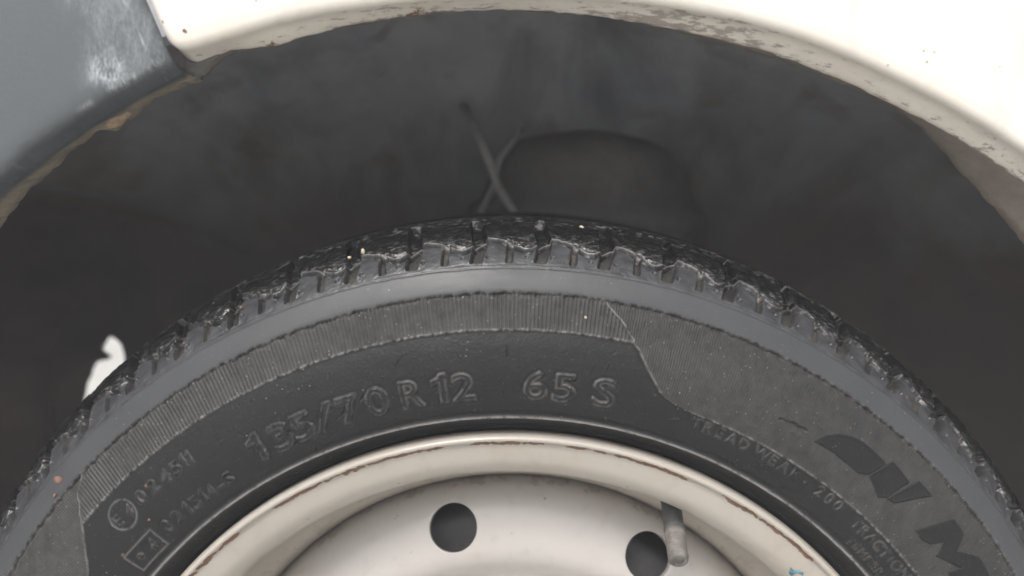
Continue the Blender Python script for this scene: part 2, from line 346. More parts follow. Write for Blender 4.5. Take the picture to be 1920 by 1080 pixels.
# crumbled filler / mud lump on the bumper lip
def lumpy(name, c, size, mat, parent, seed, sub=3, amp=.35, **kw):
    bm = bmesh.new(); bmesh.ops.create_icosphere(bm, subdivisions=sub, radius=1)
    for v in bm.verts:
        p = v.co; n = perlin(np.array([p.x * 1.3 + seed]), np.array([p.y * 1.3 + p.z * 1.7]), seed)[0] + .5 * perlin(np.array([p.x * 3 + p.z]), np.array([p.y * 3 - p.z]), seed + 3)[0]
        v.co = Vector([p.x * size[0], p.y * size[1], p.z * size[2]]) * (1 + amp * n)
    for f in bm.faces: f.smooth = True
    me = bpy.data.meshes.new(name); bm.to_mesh(me); bm.free(); me.materials.append(mat)
    o = obj(name, me, parent, c, **kw); return o
def pol(th, R, y): return (R / 1000 * math.sin(R_(th)), y / 1000, R / 1000 * math.cos(R_(th)))
def wpos(th, R, y): a = pol(th, R, y); return (a[0], a[1], a[2] + ZC)
o = lumpy('rust_lump', wpos(-28.7, 324.4, 4.5), (.0072, .005, .0034), M_mud, car, 11, label='brown flaking rust lump hanging from the bumper lip'); o.rotation_euler = (0, R_(-29), 0)

# wheel housing: arch liner swept back, then the inner wall with relief
tl = np.linspace(-100, 100, 420)
fl = np.where(tl > -22.7, arc('FL2', np.clip(tl, -22.7, 100)), arc('BL2', np.clip(tl, -100, -22.7)))
fold = 3.0 * np.sin(np.radians(tl * 34)) * gs(tl + 24, 12)
tlc = tl + 0
open_ = sstep(-38, -50, tl)                # towards the front the housing is deeper and more open
rA = [(352, 34), (354, 50), (355, 75), (352, 105), (345, 135), (333, 165), (315, 195), (292, 222), (264, 242), (225, 252), (180, 254)]
rB = [(352, 34), (362, 50), (368, 75), (372, 105), (374, 135), (376, 165), (375, 195), (371, 222), (362, 246), (350, 262), (335, 268)]
y0 = np.where(tl > -22.7, 20.8, 12.8)
rows = [(fl + 2.5, y0), (fl + 5., y0 + 3), (np.maximum(fl + 6, 338), 28.)]
for q, ((ra, ya), (rb, yb)) in enumerate(zip(rA, rB)):
    am = min(1, q / 3.)
    rel = fold * am * (1 - q / 12) + am * (4.5 * gs(tl + 10.5, 2.4) - 3.5 * gs(tl + 4.5, 2.0) - 2.5 * gs(tl + 15.5, 1.6) + 4.0 * fbm(tl * .09, tl * 0 + q * .35, 3, 141) + 1.6 * fbm(tl * .5, tl * 0 + q * .5, 2, 142))
    rows.append((ra * (1 - open_) + rb * open_ + rel, ya * (1 - open_) + yb * open_))
tls = len(tl)
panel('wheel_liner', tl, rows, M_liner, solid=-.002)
# inner wall with relief
xs = np.linspace(-.42, .42, 150); zs = np.linspace(-.22, .39, 110)
X, Z = np.meshgrid(xs, zs, indexing='ij')
Y = .252 - .010 * fbm(X * 9, Z * 9, 3, 51) - .012 * sstep(-.10, -.14, X) * sstep(-.30, -.2, X) - .010 * np.sin(X * 60) * gs(X + .17, .07) * sstep(.1, .25, Z)
Y = Y - .016 * gs(np.hypot(X - .19, Z - .24) - .06, .02)
V = np.stack([X, Y, Z], -1).reshape(-1, 3)
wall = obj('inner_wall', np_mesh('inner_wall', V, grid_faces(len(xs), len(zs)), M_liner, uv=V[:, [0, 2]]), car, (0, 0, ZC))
# opening at the lower front of the inner wall: daylight beyond the car shows through it
hole = [(-.2835,.1526),(-.2799,.1564),(-.2758,.1588),(-.2714,.1578),(-.2671,.1539),(-.265,.1466),(-.2638,.1324),(-.262,.08),(-.3117,.08),(-.3165,.0983),(-.3145,.1110),(-.3095,.1230),(-.2985,.1330),(-.283,.1408),(-.2752,.1428),(-.2738,.1446),(-.2782,.1483)]
bm = bmesh.new()
a = [bm.verts.new((x, .20, z)) for x, z in hole]; b = [bm.verts.new((x * 1.12 - .004, .32, z - .018)) for x, z in hole]
bm.faces.new(a); bm.faces.new(b[::-1])
for i in range(len(a)): bm.faces.new((a[i], b[i], b[(i + 1) % len(a)], a[(i + 1) % len(a)]))
bmesh.ops.recalc_face_normals(bm, faces=bm.faces)
me = bpy.data.meshes.new('cut'); bm.to_mesh(me); bm.free(); cut = bpy.data.objects.new('cut', me); C.collection.objects.link(cut); cut.location = (0, 0, ZC)
def apply_mods(o):
    dg = bpy.context.evaluated_depsgraph_get(); old = o.data
    me_ = bpy.data.meshes.new_from_object(o.evaluated_get(dg)); o.modifiers.clear(); o.data = me_; me_.name = old.name
m = wall.modifiers.new('t', 'SOLIDIFY'); m.thickness = .004; m.offset = -1
m = wall.modifiers.new('b', 'BOOLEAN'); m.operation = 'DIFFERENCE'; m.solver = 'EXACT'; m.object = cut
apply_mods(wall); bpy.data.objects.remove(cut)
# suspension tower, hose and its clips inside the housing
lathe_prof = [(0, 0)]
def vlathe(name, prof, c, n, mat, parent, **kw):
    P = np.array(prof, float); th = np.linspace(0, 2 * PI, n, endpoint=False)
    T, I = np.meshgrid(th, np.arange(len(P)), indexing='ij')
    V = np.stack([P[I, 0] * np.cos(T) + c[0], P[I, 0] * np.sin(T) + c[1], P[I, 1] + c[2]], -1).reshape(-1, 3)
    return obj(name, np_mesh(name, V, grid_faces(n, len(P), True), mat), parent, **kw)
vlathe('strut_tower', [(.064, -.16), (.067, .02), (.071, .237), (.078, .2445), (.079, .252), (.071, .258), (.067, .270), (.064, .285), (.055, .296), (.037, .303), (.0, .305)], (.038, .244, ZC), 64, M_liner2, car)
def hz_(x, y, z, ny): k = (ny + .285) / (y + .285); return (x * k, ny, .262 + (z - .262) * k + ZC)
tube('brake_hose', [hz_(-.056, .235, .337, .24), hz_(-.050, .235, .325, .21), hz_(-.0427, .215, .3102, .176), hz_(-.034, .200, .295, .142), hz_(-.0262, .195, .2780, .138), hz_(-.0215, .195, .2655, .138), hz_(-.0116, .2, .2508, .14), hz_(.004, .21, .22, .15), hz_(.03, .23, .17, .17)], .0024, M_hose, car)
tube('brake_pipe', [hz_(-.062, .24, .20, .17), hz_(-.036, .22, .240, .16), hz_(-.0256, .212, .2640, .152), hz_(-.021, .21, .283, .150), hz_(-.008, .22, .302, .16)], .0018, M_hose, car)

# ------------------------------------------------------------------ the wheel
wheel = empty('wheel', car, (0, 0, ZC))
PROF = [(171.0,12),(171.8,8),(173.2,4.8),(175.4,2.4),(177.4,-.4),(178.6,-2.6),(179.6,-3.7),(181.2,-4.2),(186,-5.6),(196,-6.6),(206,-5.5),(214,-3.2),(220,-1.4),(225.9,0),(228,.7),(231,2.1),(234.4,4.1),(238.5,8),(243,14),(247.5,22),(250.6,31),(252.2,42),(252.9,58),(253.0,80),(252.9,102),(252.2,118),(249,130),(243,146),(234,156),(222,160),(205,164),(185,160),(172,150)]
PF = resample(PROF, .1); sP = np.concatenate([[0], np.cumsum(np.hypot(*np.diff(PF, axis=0).T))])
def s_at_R(R):            # outboard side only
    k = np.argmax(PF[:, 0]); return np.interp(R, PF[:k, 0], sP[:k])
sA, sB = s_at_R(174.), np.interp(46., PF[:int(len(PF) * .6), 1][np.argmax(PF[:, 1] == PF[:, 1].min()):], sP[:int(len(PF) * .6)][np.argmax(PF[:, 1] == PF[:, 1].min()):])
rows_s = np.concatenate([np.linspace(0, sA, 12)[:-1], np.arange(sA, sB, .36), np.linspace(sB, sP[-1], 60)])
DT = .0653
cols = np.concatenate([np.arange(-66, 66, DT), np.arange(66.5, 293.6, 1.1)])
T, S = np.meshgrid(cols, rows_s, indexing='ij')
Rr = np.interp(S, sP, PF[:, 0]); Yr = np.interp(S, sP, PF[:, 1])
dR = np.gradient(np.interp(rows_s, sP, PF[:, 0]), rows_s); dY = np.gradient(np.interp(rows_s, sP, PF[:, 1]), rows_s)
nl = np.hypot(dR, dY); nR_, nY_ = dY / nl, -dR / nl        # outward normal
fine = (T <= 66) & (S >= sA) & (S <= sB)
out = (Yr < 60) & (S > sA)
A = T * 1. ; XM = np.radians(T) * Rr            # arc mm
H = np.zeros_like(T)
sD = s_at_R(234.4); U = S - sD                   # mm of tread shoulder past the buttress line
# thin raised line around the bead
H += .55 * gs(Rr - 179.4, .55) * (.8 + .3 * fbm(XM * .05, S * 0, 2, 3)) * (Yr < 30)
H -= .35 * gs(Rr - 181.2, .8) * (Yr < 30)
for th_, n_ in ((-6.3, 1.), (8.9, 1.2), (11.0, .8), (-25.8, .9), (25.0, 1.), (24.2, .6), (40.0, .8)):
    H += .7 * n_ * gs(XM - np.radians(th_) * 182, .8) * gs(Rr - 182.6, .7) * (Yr < 30)
# boundary curves between the smooth plate and the ribbed field
bR = np.interp(Rr, [193.5, 194.6, 197, 205, 211.5, 219.7, 225.6], [18.6, 16.1, 14.0, 11.95, 10.46, 8.47, 6.46]) + .15 * fbm(Rr * .3, Rr * 0, 2, 8)
bL = np.interp(Rr, [194, 199.7, 208, 213.5, 221, 226.5], [-58, -55.2, -52.9, -51.8, -50.3, -48.1]) + .2 * fbm(Rr * .3, Rr * 0, 2, 9)
jag = .35 * fbm(XM * .35, S * 0, 3, 12)
inseg = (T > bL) & (T < bR)
Rin = 212.6 + jag * .6
plate = np.where(inseg, sstep(.5, -.5, Rr - Rin), 0)
plate = np.maximum(plate, sstep(.5, -.5, Rr - (193.9 + jag * .5)))
plate *= (Yr < 30)
# rounded corner of the plate near the S curve
sideY = (Yr < 30) & fine
ribzone = np.where(sideY, (1 - plate) * sstep(225.6, 225.0, Rr + jag * .4), 0)
left = T < bR
per = np.where(left & (T > bL), DT * 6, DT * 4)
ph = np.where(left & (T > bL), 0, .3)
rib = np.clip(.5 + .5 * np.cos(2 * PI * (T / per + ph)), 0, 1) ** 1.6
worn = np.clip(.75 + .55 * fbm(XM * .06, S * .06, 3, 15), .15, 1.1)
ramp = np.where(left & (T > bL), .42, .24)
fade = 1 - .55 * sstep(13, 22, T) * sstep(40, 30, T)
# ---- moulded brand panels, drawn without ribs
POLY = dict(
 fin=[(30.78,205.04),(31.55,208.68),(32.61,211.58),(33.81,213.74),(35.24,214.67),(36.54,214.5),(37.67,214.1),(38.35,213.79),(37.46,206.66),(36.4,204.98),(34.63,205.2),(32.76,205.4)],
 b2=[(37.62,206.8),(38.9,216.19),(40.08,215.6),(41.45,214.74),(40.67,207.26),(40.55,204.92),(39.83,203.03),(38.72,205.0)],
 b3=[(40.86,206.89),(42.3,217.57),(44.23,217.29),(42.98,211.81),(41.59,205.61),(40.7,204.95)],
 m=[(45.28,204.18),(47.71,217.85),(49.41,217.26),(50.14,210.71),(52.39,216.98),(53.82,216.74),(54.74,216.15),(60.5,216.7),(60.0,208),(55.9,203.2),(53.4,202.5),(51.22,204.06),(51.81,208.87),(48.91,204.0),(48.32,209.51),(47.53,205.15),(46.58,203.77)])
def seg_field(segs, px, py):
    """signed distance (+ inside) to the closed outlines made of segments"""
    d = np.full(px.shape, 1e9); ins = np.zeros(px.shape, bool)
    for (x0, y0), (x1, y1) in segs:
        ex, ey = x1 - x0, y1 - y0; L = ex * ex + ey * ey + 1e-12
        t = np.clip(((px - x0) * ex + (py - y0) * ey) / L, 0, 1)
        d = np.minimum(d, np.hypot(px - x0 - t * ex, py - y0 - t * ey))
        c = ((y0 > py) != (y1 > py)); xi = x0 + (py - y0) / (ey if abs(ey) > 1e-12 else 1e-12) * ex
        ins ^= c & (px < xi)
    return np.where(ins, d, -d)
parts = []                                    # (name, face-mask source: vertex mask)
nc, nr = T.shape
emask = np.zeros(T.shape)
def window(tc, Rc, hw, hh):
    dt = math.degrees(hw / Rc)
    c0, c1 = np.searchsorted(cols, tc - dt), np.searchsorted(cols, tc + dt)
    s0, s1 = s_at_R(Rc - hh), s_at_R(Rc + hh)
    r0_, r1_ = np.searchsorted(rows_s, s0), np.searchsorted(rows_s, s1)
    return slice(c0, c1), slice(r0_, r1_)
HL = np.zeros_like(T); SC = np.zeros_like(T)
owner = np.zeros((nc, nr), np.int32)          # which raised piece a vertex belongs to
pieces = []
for key, pl in POLY.items():
    P = np.array(pl); P2 = np.stack([np.radians(P[:, 0]) * 209, P[:, 1]], 1)
    segs = list(zip(P2.tolist(), np.roll(P2, -1, 0).tolist()))
    tc, Rc = (P[:, 0].min() + P[:, 0].max()) / 2, (P[:, 1].min() + P[:, 1].max()) / 2
    w_ = window(tc, Rc, math.radians(P[:, 0].max() - P[:, 0].min()) * 209 / 2 + 2.5, (P[:, 1].max() - P[:, 1].min()) / 2 + 2)
    sd_ = seg_field(segs, np.radians(T[w_]) * 209, Rr[w_])
    emask[w_] = np.maximum(emask[w_], sstep(-.5, -.1, sd_))
    hh = .42 * sstep(-.35, .15, sd_) + .16 * gs(sd_ - .15, .35)
    HL[w_] = np.maximum(HL[w_], hh)
    pieces.append('brand_emblem'); ow = owner[w_]; ow[sd_ > -.45] = len(pieces); owner[w_] = ow
H += ramp * rib * ribzone * worn * fade * (1 - emask)
H -= .45 * plate * sideY
H += .30 * gs(np.where(inseg, Rr - Rin, Rr - 193.9 - jag * .5), .45) * sideY * (.7 + .6 * fbm(XM * .5, S * 0, 2, 19)) * np.where((T > bL) | (Rr < 200), 1, 0)
# raised S-shaped seams at both ends of the plate
for b_, k_ in ((bR, 1.), (bL, .7)):
    dd = (T - b_) * PI / 180 * Rr
    H += k_ * (.38 * gs(dd, .42) - .25 * gs(dd + .9, .5)) * (Rr > 193.5) * (Rr < 226) * sideY
# jagged groove under the buttress band; the band stands proud
j2 = .5 * fbm(XM * .22, S * 0, 4, 30); cg = np.clip(.6 + 1.0 * fbm(XM * .30, S * .3, 3, 33), 0.1, 1.3)
band = sstep(225.5, 226.2, Rr + j2) * (Yr < 60)
H += .45 * band * sideY
H -= 1.0 * cg * gs(Rr - 225.0 + j2, .75) * sideY
H += .18 * gs(Rr - 224.3 + j2, .35) * sideY * cg
# ---- lettering
def glyph(ch):
    cu = bpy.data.curves.new('g', 'FONT'); cu.body = ch; cu.size = 1; cu.resolution_u = 5; cu.fill_mode = 'FRONT'
    o_ = bpy.data.objects.new('g', cu); C.collection.objects.link(o_)
    dg = bpy.context.evaluated_depsgraph_get(); me_ = bpy.data.meshes.new_from_object(o_.evaluated_get(dg))
    bm_ = bmesh.new(); bm_.from_mesh(me_)
    sg = [((e.verts[0].co.x, e.verts[0].co.y), (e.verts[1].co.x, e.verts[1].co.y)) for e in bm_.edges if len(e.link_faces) == 1]
    bm_.free(); bpy.data.meshes.remove(me_); bpy.data.objects.remove(o_); bpy.data.curves.remove(cu)
    a_ = np.array(sg); lo, hi = a_.min((0, 1)), a_.max((0, 1))
    return a_, lo, hi
one = [(.2, 0), (.34, 0), (.34, .729), (.22, .729), (.17, .64), (.03, .585), (.03, .49), (.2, .54)]
GC = {'1': (np.array([(one[i], one[(i + 1) % 8]) for i in range(8)]), np.array([.03, 0]), np.array([.34, .729]))}
def letter(ch, tc, Rc, hgt, amp, width=None, grow=0., wear=0., edge=.3, outline=False, kind='raised_letter', rot=0.):
    if ch not in GC: GC[ch] = glyph(ch)
    a_, lo, hi = GC[ch]
    capH = .729 if ch not in '-' else .729
    sc = hgt / capH; cx = (lo[0] + hi[0]) / 2; cy = .3645
    sx = sc if width is None else width / max(hi[0] - lo[0], .25)
    s_ = (a_ - np.array([cx, cy])) * np.array([sx, sc])
    w_ = window(tc, Rc, hgt * .75 + 1.2, hgt * .62 + 1.2)
    px = np.radians(T[w_] - tc) * Rc; py = Rr[w_] - Rc
    nz = .22 * fbm(XM[w_] * .8, S[w_] * .8, 2, 61)
    d = seg_field(s_.tolist(), px, py) + grow + nz * (.4 + wear)
    h = amp * sstep(-edge, edge, d)
    SC[w_] = np.maximum(SC[w_], gs(d, edge * 1.3) * (.26 if outline else .17) * np.clip(.65 + 1.2 * fbm(XM[w_] * .3, S[w_] * .3, 2, 64), .0, 1) * (1 - .35 * wear))
    if outline: h = h * .85 + amp * .45 * gs(d, edge * .9) - amp * .35 * sstep(edge, edge * 2.5, d)
    if wear: h = h * np.clip(.75 + wear * 1.6 * fbm(XM[w_] * .16, S[w_] * .16, 3, 63), .05, 1.2)
    h = h - amp * .35 * gs(d + edge * 2.2, edge)
    HL[w_] = np.where(np.abs(h) > np.abs(HL[w_]), h, HL[w_])
    if kind:
        pieces.append(kind); ow = owner[w_]; ow[d > -edge * 1.2] = len(pieces); owner[w_] = ow
SIZE = [('1',-31.4,192.6,1.),('3',-28.3,192.6,1.),('5',-25.7,192.7,1.),('/',-23.1,192.7,1.),('7',-20.1,192.7,.9),('0',-16.9,192.6,.8),('R',-13.0,192.6,.15),('1',-9.9,192.6,.1),('2',-7.3,192.6,.1),('6',.55,192.7,.05),('5',3.7,192.7,.05),('S',8.1,192.9,.05)]
for ch, t_, r_, we in SIZE: letter(ch, t_, r_, 10.6, .55, width=(4.6 if ch == '1' else 7.8), grow=.22, wear=we * 1.1, edge=.36, outline=True)
for ch, t_, r_ in [('T',18.8,191.),('R',20.2,191),('E',21.6,191),('A',23.05,191),('D',24.6,191),('W',26.8,191),('E',28.3,191),('A',29.75,191),('R',31.3,191),('-',32.8,191),('2',34.7,191),('0',36.05,191),('0',37.35,191)]:
    letter(ch, t_, r_, 4.3, .36, grow=-.02, wear=.35, edge=.26)
for ch, t_, r_ in [('T',40.4,190.4),('R',41.6,190.4),('A',42.8,190.4),('C',44.0,190.4),('T',45.2,190.4),('I',46.2,190.4),('O',47.3,190.4),('N',48.6,190.5)]:
    letter(ch, t_, r_, 4.2, .34, wear=.35, edge=.26)
for ch, t_, r_ in [('T',41.5,183.9),('E',42.5,183.9),('M',43.6,183.9),('P',44.7,183.9),('E',45.7,183.9),('R',46.7,183.9)]:
    letter(ch, t_, r_, 3.2, .28, wear=.4, edge=.22)
for ch, t_, r_ in [('0',-45.0,203.5),('2',-43.2,203.5),('4',-41.5,203.4),('5',-40.0,203.4),('1',-38.95,203.4),('1',-38.2,203.4)]:
    letter(ch, t_, r_, 5.2, .40, wear=.55, edge=.28, width=(1.8 if ch == '1' else 3.6))
for ch, t_, r_ in [('0',-45.3,188.8),('2',-43.6,188.8),('1',-42.1,188.7),('5',-40.9,188.6),('1',-39.7,188.6),('4',-38.6,188.5),('-',-37.4,188.4),('S',-36.0,188.4)]:
    letter(ch, t_, r_, 5.2, .42, wear=.55, edge=.28, width=(1.8 if ch == '1' else 3.4))
# round and square approval marks
def shape_mark(tc, Rc, kind, size, amp):
    w_ = window(tc, Rc, size + 2, size + 2); px = np.radians(T[w_] - tc) * Rc; py = Rr[w_] - Rc
    if kind == 'ring': d = np.abs(np.hypot(px, py) - size)
    else:
        q = np.maximum(np.abs(px) - size, np.abs(py) - size * .58 * 1.0); d = np.abs(q)
    SC[w_] = np.maximum(SC[w_], .28 * gs(d, .4))
    h = amp * gs(d, .48) * (.75 + .7 * fbm(XM[w_] * .25, S[w_] * .25, 2, 71))
    HL[w_] = np.maximum(HL[w_], h); pieces.append('approval_mark'); ow = owner[w_]; ow[d < .8] = len(pieces); owner[w_] = ow
shape_mark(-47.9, 203.2, 'ring', 5.6, .5); shape_mark(-49.2, 187.7, 'box', 7.4, .45)
letter('E', -48.75, 203.1, 4.6, .45, wear=.4, edge=.3); letter('4', -47.0, 203.3, 4.2, .45, wear=.4, edge=.3)
letter('e', -50.2, 188.4, 5.0, .42, wear=.4, edge=.3); letter('4', -48.1, 187.7, 4.6, .42, wear=.4, edge=.3)
H += HL * fine
# cuts and scratches in the sidewall
def scratch(t0, R0_, t1, R1_, wd, amp):
    x0, x1 = math.radians(t0) * 205, math.radians(t1) * 205
    w_ = window((t0 + t1) / 2, (R0_ + R1_) / 2, abs(x1 - x0) / 2 + 3, abs(R1_ - R0_) / 2 + 3)
    px = np.radians(T[w_]) * 205 + .3 * fbm(S[w_] * .5, XM[w_] * .5, 2, 81); py = Rr[w_] + .3 * fbm(XM[w_] * .5, S[w_] * .5, 2, 82)
    ex, ey = x1 - x0, R1_ - R0_; L = ex * ex + ey * ey
    t = np.clip(((px - x0) * ex + (py - R0_) * ey) / L, 0, 1); d = np.hypot(px - x0 - t * ex, py - R0_ - t * ey)
    H[w_] += amp * gs(d, wd * (1.2 - np.abs(t - .5)))
scratch(26.6, 205.5, 29.6, 206.6, .45, -.9); scratch(28.2, 203.5, 29.6, 204, .7, .35); scratch(15.6, 188.5, 16.9, 190.0, .25, .4)
scratch(-2.55, 203.5, -2.6, 207.5, .28, .5); scratch(-13.4, 207, -14.1, 204, .2, .4); scratch(-17.6, 197, -18.6, 194.5, .3, -.5); scratch(-21.9, 190, -20.8, 192, .35, -.5)
for q in range(46):
    t0 = random.uniform(-50, 50); r0q = random.uniform(184, 210); an = random.uniform(0, PI); ln = random.uniform(.6, 2.6)
    scratch(t0, r0q, t0 + math.degrees(math.cos(an) * ln / 200), r0q + math.sin(an) * ln, random.uniform(.12, .22), random.choice((-.3, .25, .35)))
H += (.07 * fbm(XM * .25, S * .25, 3, 91) * sideY + .035 * fbm(XM * 1.1, S * 1.1, 2, 92) * fine) * (1 - .8 * band * sstep(1, -1, U))

# ---- tread shoulder
PIT = 360 / 62
tr = sstep(-.6, .4, U) * out                     # 1 on the tread side
k_ = (T - .55) / PIT; kk = np.round(k_); f = (k_ - kk) * PIT * PI / 180 * 245      # mm from nearest wide slot centre
f += .35 * perlin(kk * 1.7, U * .05 + 3, 5)
lean = -(.02 * (U - 3)) + 1.35 * gs(U - 14, 8) - .5 * gs(U - 2.5, 4)           # slots bulge sideways
ww = 2.05 + .65 * gs(U - 14, 8) + .25 * perlin(U * .7, kk * 3.3, 6)
endW = sstep(2.2, 3.2, U + .3 * perlin(f * .6, kk * 2.1, 7))
dw = np.abs(f - lean)
wide = sstep(ww + .45, ww - .45, dw) * endW * sstep(37, 33.5, U)
dn_ = (k_ - np.floor(k_) - .5) * PIT * PI / 180 * 245 - .2 - .06 * (U - 5) + .3 * perlin(np.floor(k_) * 1.3, U * .2, 8)
nar = sstep(1.55, .85, np.abs(dn_)) * sstep(2.2, 3., U + .25 * perlin(dn_, kk, 9)) * sstep(14.5, 12.5, U)
# wavy circumferential groove: bulges up left of a narrow slot, dips right of it
phs = (k_ - np.floor(k_)) * 2 * PI
Uw = 11.4 + 3.3 * np.sin(phs) * 1.0 + .5 * np.sin(2 * phs + .6) + .35 * fbm(XM * .25, S * 0, 2, 40)
wv = gs(U - Uw, 1.0)
wv2 = gs(U - Uw - 3.4, .6)
rough = sstep(-.3, 1.5, U - Uw)
chunk = fbm(XM * .13, U * .42, 4, 44)
side_k = 1 + .8 * sstep(18, 40, np.abs(T))
Ht = -2.1 * wv * (.85 + .5 * perlin(XM * .3, S * .1, 46)) + .6 * gs(U - Uw - 1.7, .6) - .5 * wv2 * rough
Ht += rough * (.27 * chunk + .12 * fbm(XM * .5, U * 1.1, 3, 47)) * sstep(30, 10, U + 0 * U) * side_k - .45 * rough
Ht += (1 - rough) * (.05 * fbm(XM * .4, U * .6, 3, 48) + .13 * (side_k - 1) * fbm(XM * .3, U * .3, 3, 49))
Ht += sstep(14, 30, U) * (.17 * fbm(XM * .2, U * .3, 3, 50) + .35 * np.abs(fbm(XM * .12, U * .12, 2, 150)))
# pin marks
for dp_, du_ in ((-5.6, 1.0), (4.2, 1.1)):
    rr_ = np.hypot(f - dp_, U - 5.0 - du_ * 0 + .0)
    Ht -= .75 * sstep(1.0, .35, rr_)
    Ht += .12 * gs(rr_ - 1.15, .3)
Ht -= 2.7 * wide
Ht += .30 * sstep(30, 12, np.abs(U - 22)) * (1 - wide) * np.abs(fbm(XM * .25, U * .16, 2, 151)) * rough
Ht -= 1.9 * nar * (1 - wide)
Ht -= .35 * endW * gs(dw - ww - .1, .4) * 0
Ht += .2 * gs(dw - ww - .7, .5) * endW * (1 - rough)
H += Ht * tr
# fine line and crumbled edge between band and tread
H -= (.32 + .25 * sstep(10, 45, np.abs(T))) * gs(U + .25 * fbm(XM * .12, S * 0, 3, 52), .34) * (Yr < 60)
H -= .16 * gs(U - 1.5 + .5 * fbm(XM * .10, S * 0, 3, 53), .3) * (Yr < 60) * sstep(-.4, .5, fbm(XM * .03, S * 0, 2, 54))
H += .05 * fbm(XM * .5, U * .9, 3, 55) * sstep(0, 1.4, U) * sstep(4.5, 1., U) * out
# main circumferential grooves on the crown
for yc_ in (58, 80, 102): H -= 3.0 * sstep(4.2, 3.4, np.abs(Yr - yc_)) * (Rr > 248)

Rf = Rr + H * nR_[None]; Yf = Yr + H * nY_[None]
TT = np.radians(T)
VV = np.stack([Rf * np.sin(TT), Yf, Rf * np.cos(TT)], -1) / 1000
gu = np.roll(VV, -1, 0) - np.roll(VV, 1, 0)
gv = np.empty_like(VV); gv[:, 1:-1] = VV[:, 2:] - VV[:, :-2]; gv[:, 0] = VV[:, 1] - VV[:, 0]; gv[:, -1] = VV[:, -1] - VV[:, -2]
NN = np.cross(gv, gu); NN /= np.linalg.norm(NN, axis=-1, keepdims=True) + 1e-12
flipN = (NN[nc // 4, np.searchsorted(rows_s, s_at_R(196.)), 1] > 0)
if flipN: NN = -NN
low = tr * (1 - rough)                                # smooth polished part of the shoulder blocks
gloss = np.clip(.45 * band * (1 - tr) + low * .62 + tr * rough * (.95 - .80 * sstep(12, 21, U)), 0, 1) * (1 - .7 * wide) * np.clip(1 + .3 * fbm(XM * .04, S * .1, 3, 56), .3, 1)
gloss = np.where(gloss > 0, gloss, .10 + .12 * plate)
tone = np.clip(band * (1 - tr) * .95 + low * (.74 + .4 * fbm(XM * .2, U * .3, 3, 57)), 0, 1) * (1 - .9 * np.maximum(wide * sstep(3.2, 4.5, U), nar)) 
edge_pl = gs(np.where(inseg, Rr - Rin, Rr - 193.9 - jag * .5) - .1, .38) * sideY * np.clip(.55 + 1.1 * fbm(XM * .4, S * 0, 3, 58), 0, 1) * np.where((T > bL) | (Rr < 200), 1, 0)
sd1 = gs((T - bR) * PI / 180 * Rr, .40) * (Rr > 194) * (Rr < 226) * sideY * np.clip(.85 + .9 * fbm(Rr * .5, T, 3, 59), 0, 1)
sd2 = gs((T - bL) * PI / 180 * Rr, .40) * (Rr > 194) * (Rr < 226) * sideY * .4
bead = gs(Rr - 179.4, .6) * (Yr < 30) * .75
cline = gs(Rr - 225.9 + j2, .35) * sideY * .5 * np.clip(.4 + 1.4 * fbm(XM * .5, S * 0, 3, 60), 0, 1)
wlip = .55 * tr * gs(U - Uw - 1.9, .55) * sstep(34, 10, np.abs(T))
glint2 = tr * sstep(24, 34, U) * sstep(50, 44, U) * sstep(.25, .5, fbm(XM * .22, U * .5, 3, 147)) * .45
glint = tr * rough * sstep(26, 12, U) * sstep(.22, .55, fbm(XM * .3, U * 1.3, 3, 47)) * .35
scuff_glint = np.clip(np.maximum.reduce([edge_pl * .7, sd1 * .65, sd2, SC * fine, bead, cline * .7, glint, wlip, glint2]), 0, 1)  # pale worn edges, plus highlights painted on the tread and groove lip
ribd = ribzone * (1 - emask) * (.62 + .38 * rib) * np.where(T < bR, 1., .78)
dust = np.clip(.55 * wide * tr * sstep(9, 3, U) + .25 * wide * tr * sstep(20, 10, U) + .75 * nar * tr + .35 * cg * gs(Rr - 225.3 + j2, .7) * sideY + .25 * np.clip(-chunk, 0, 1) * rough * tr * sstep(18, 8, U), 0, 1)
uvT = np.stack([T, S], -1)
F = grid_faces(nc, nr, True)
if not flipN: F = F[:, ::-1]
# assign faces: 0 tyre, else a piece
fi = F[:, 0] // nr; fj = F[:, 0] % nr
oi = np.arange(nc)[:, None] * np.ones(nr, int)[None]
own_f = owner.ravel()[F].max(1)
cellk = np.floor(((T[:, 0] + DT / 2 - .55) / PIT) * 2).astype(int)      # half pitches: wide centre to narrow centre
ft = np.minimum(F // nr, 10 ** 9)
cidx = np.where((F // nr).max(1) - (F // nr).min(1) > 1, 0, (F // nr).min(1)); ridx = (F % nr).min(1)
isblk = (U[0][ridx] > .3) & (rows_s[ridx] < sB - .5) & (cols[cidx] < 65.8) & (cols[cidx] > -65.8)
cell_f = cellk[cidx]
allV, allN = VV.reshape(-1, 3), NN.reshape(-1, 3); allU = uvT.reshape(-1, 2); AT = dict(crown=(tr * rough * sstep(12.5, 19, U)).ravel(), gloss=gloss.ravel(), dust=dust.ravel(), tone=tone.ravel(), ribd=ribd.ravel(), scuff_glint=scuff_glint.ravel())
def sub(name, sel, **kw):
    Fs = F[sel]
    if len(Fs) == 0: return
    ids, inv = np.unique(Fs, return_inverse=True)
    me_ = np_mesh(name, allV[ids], inv.reshape(-1, 4), M_rub, uv=allU[ids], attrs={k_: v_[ids] for k_, v_ in AT.items()}, normals=allN[ids])
    return obj(name, me_, wheel, **kw)
used = np.zeros(len(F), bool)
for n_, nm in enumerate(pieces, 1):
    s_ = own_f == n_
    sub(nm, s_); used |= s_
for c_ in np.unique(cell_f[isblk]):
    s_ = isblk & (cell_f == c_) & ~used
    sub('tread_block', s_); used |= s_
sub('tyre', ~used)

